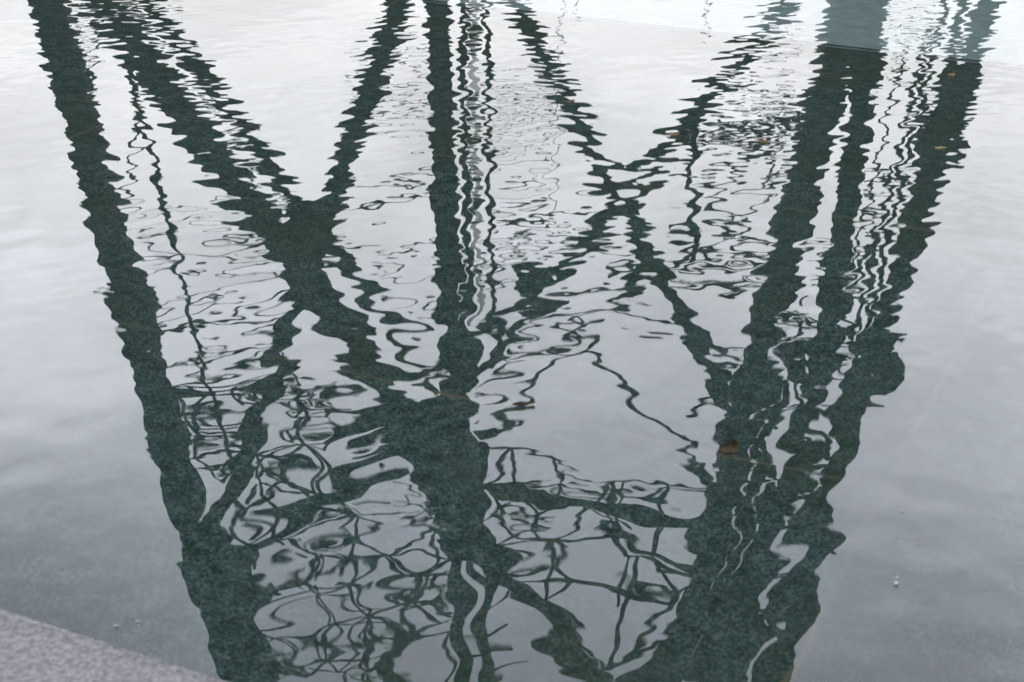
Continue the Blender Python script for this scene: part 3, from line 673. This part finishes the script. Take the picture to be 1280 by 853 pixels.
for (nm, shp, mk, A, B, wa, wb) in MEMBERS:
    ob, a_, b_ = member('pipe' if nm == 'white_pipe' else nm, shp, white if mk == 'white' else steel, A, B, wa, wb)
    if nm == 'white_pipe':
        rc = random.Random(2); ln = (b_ - a_).length; d = (b_ - a_).normalized(); f_ = 1.0
        while f_ < ln - 1:
            bm = bmesh.new(); tube(bm, a_ + d * f_, a_ + d * (f_ + rc.uniform(.15, .5)), wa * .75, wa * .75, 10); obj('clamp', bm_mesh('clamp', bm), steel, ob)
            f_ += rc.uniform(.5, 1.5)
    if nm == 'white_pipe': ob['label'] = 'bright silvery pipe beside the dark mast'
    if nm in ('leg', 'mast'):    # bolted splice collars and a concrete foot
        d = (b_ - a_); ln = d.length
        for k in range(1, max(2, int(ln / 4.2))):
            f_ = k / max(2, int(ln / 4.2)); c_ = a_ + d * f_; wk = (wa + (wb - wa) * f_) * .60
            bm = bmesh.new(); tube(bm, c_ - d.normalized() * .12, c_ + d.normalized() * .12, wk, wk, 12); obj('flange', bm_mesh('flange', bm), steel, ob)
        if a_.z < .5:
            bm = bmesh.new(); tube(bm, Vector((a_.x, a_.y, -.01)), Vector((a_.x, a_.y, .5)), wa * 1.1, wa * .95, 8); obj('foot', bm_mesh('foot', bm), conc, ob)

# ---------------------------------------------------------------- leaves and petals afloat
def leaf_mesh(L_, W_, seed, curl=.25, point=1.0):
    rn = random.Random(seed); bm = bmesh.new(); nU, nV = 16, 8
    grid = []
    for i in range(nU + 1):
        u = i / nU; half = W_ / 2 * (math.sin(math.pi * min(1, u ** .8)) ** .75 if 0 < u < 1 else .02) * (1 + .10 * math.sin(u * 34 + seed))
        row = []
        for j in range(nV + 1):
            v = j / nV * 2 - 1
            z = curl * L_ * (abs(v) ** 1.6 * .35 + (u - .45) ** 2 * .9) + .0012 + .02 * L_ * math.sin(9 * u + 3 * v + seed)
            row.append(bm.verts.new(((u - .5) * L_, v * half + .05 * L_ * math.sin(u * 3 + seed), max(.0006, z))))
        grid.append(row)
    for i in range(nU):
        for j in range(nV): bm.faces.new((grid[i][j], grid[i + 1][j], grid[i + 1][j + 1], grid[i][j + 1]))
    geo = bm.faces[:]; r_ = bmesh.ops.solidify(bm, geom=geo, thickness=-.0005)
    return bm_mesh('leaf', bm, True)
def leaf_mat(name, c0, c1):
    return noisy(name, [(.35, c0), (.65, c1)], 140, .6, 4, .0004, 220)
LB = leaf_mat('brown_leaf', (.040, .028, .009), (.090, .064, .021))
LY = leaf_mat('yellow_leaf', (.16, .125, .035), (.30, .24, .09))
LD = leaf_mat('dark_leaf', (.030, .022, .012), (.065, .042, .016))
LO = leaf_mat('ochre_leaf', (.10, .06, .014), (.19, .12, .03))
LEAVES = [  # x, y, length, width, turn, material, curl, label
 (.453, 2.877, 0.050, .038, 60, LB, .62, 'curled brown leaf floating beside the right reflected leg, largest of the leaves'),
 (.205, 5.442, .036, .026, 5, LB, .3, 'small brown leaf floating on the thin slanting brace reflection near the top centre'),
 (.539, 5.049, .042, .034, -8, LO, .3, 'ochre leaf floating on the knot of struts left of the right reflected legs'),
 (.830, 4.980, .042, .028, 12, LO, .2, 'flat ochre leaf floating among the shredded strut reflections next to the thick right leg'),
 (1.651, 5.790, .030, .030, 40, LY, .4, 'pale yellow leaf floating at the top of the outermost right reflected leg'),
 (1.395, 4.913, .040, .024, 0, LY, .15, 'pale yellow leaf floating lower down on the outermost right reflected leg'),
 (.026, 3.091, .052, .016, 20, LD, .3, 'narrow dark leaf floating on bright water right of the mast reflection'),
]
for x, y, L_, W_, rz, m_, cu, lab in LEAVES:
    o = obj('fallen_leaf', leaf_mesh(L_, W_, len(bpy.data.objects), cu), m_, label=lab, category='leaf', group='fallen leaves floating on the pool')
    o.location = (x, y, 0); o.rotation_euler = (0, 0, R(rz))
    bm = bmesh.new(); tube(bm, Vector((-L_ * .47, 0, .002)), Vector((-L_ * .85, L_ * .12, .0015)), .0009, .0006, 6)
    obj('stem', bm_mesh('stem', bm, True), LD, o)
WP = noisy('white_petal', [(.3, (.42, .45, .41)), (.7, (.62, .64, .58))], 200, .6)
PETALS = [(.693, 2.394, .013, 70, 'largest white petal floating near the bottom right corner by the floor joint'),
 (.700, 2.412, .008, 20, 'small white petal just behind the largest petal at bottom right'),
 (.731, 2.550, .006, 10, 'tiny white petal floating alone between its neighbours right of the reflected legs'),
 (.761, 2.643, .007, 0, 'tiny white petal lying where two pool floor joints cross'),
 (-.650, 2.275, .007, 45, 'tiny round white petal floating near the granite coping'),
 (-.685, 2.263, .009, 5, 'long white petal floating closest to the granite coping'),
 (-.86, 3.37, .008, 15, 'white petal floating left of the left reflected leg')]
for x, y, s_, rz, lab in PETALS:
    o = obj('white_petal', leaf_mesh(s_, s_ * .6, len(bpy.data.objects), .3), WP, label=lab, category='petal', group='white petals floating on the pool')
    o.location = (x, y, 0); o.rotation_euler = (0, 0, R(rz))
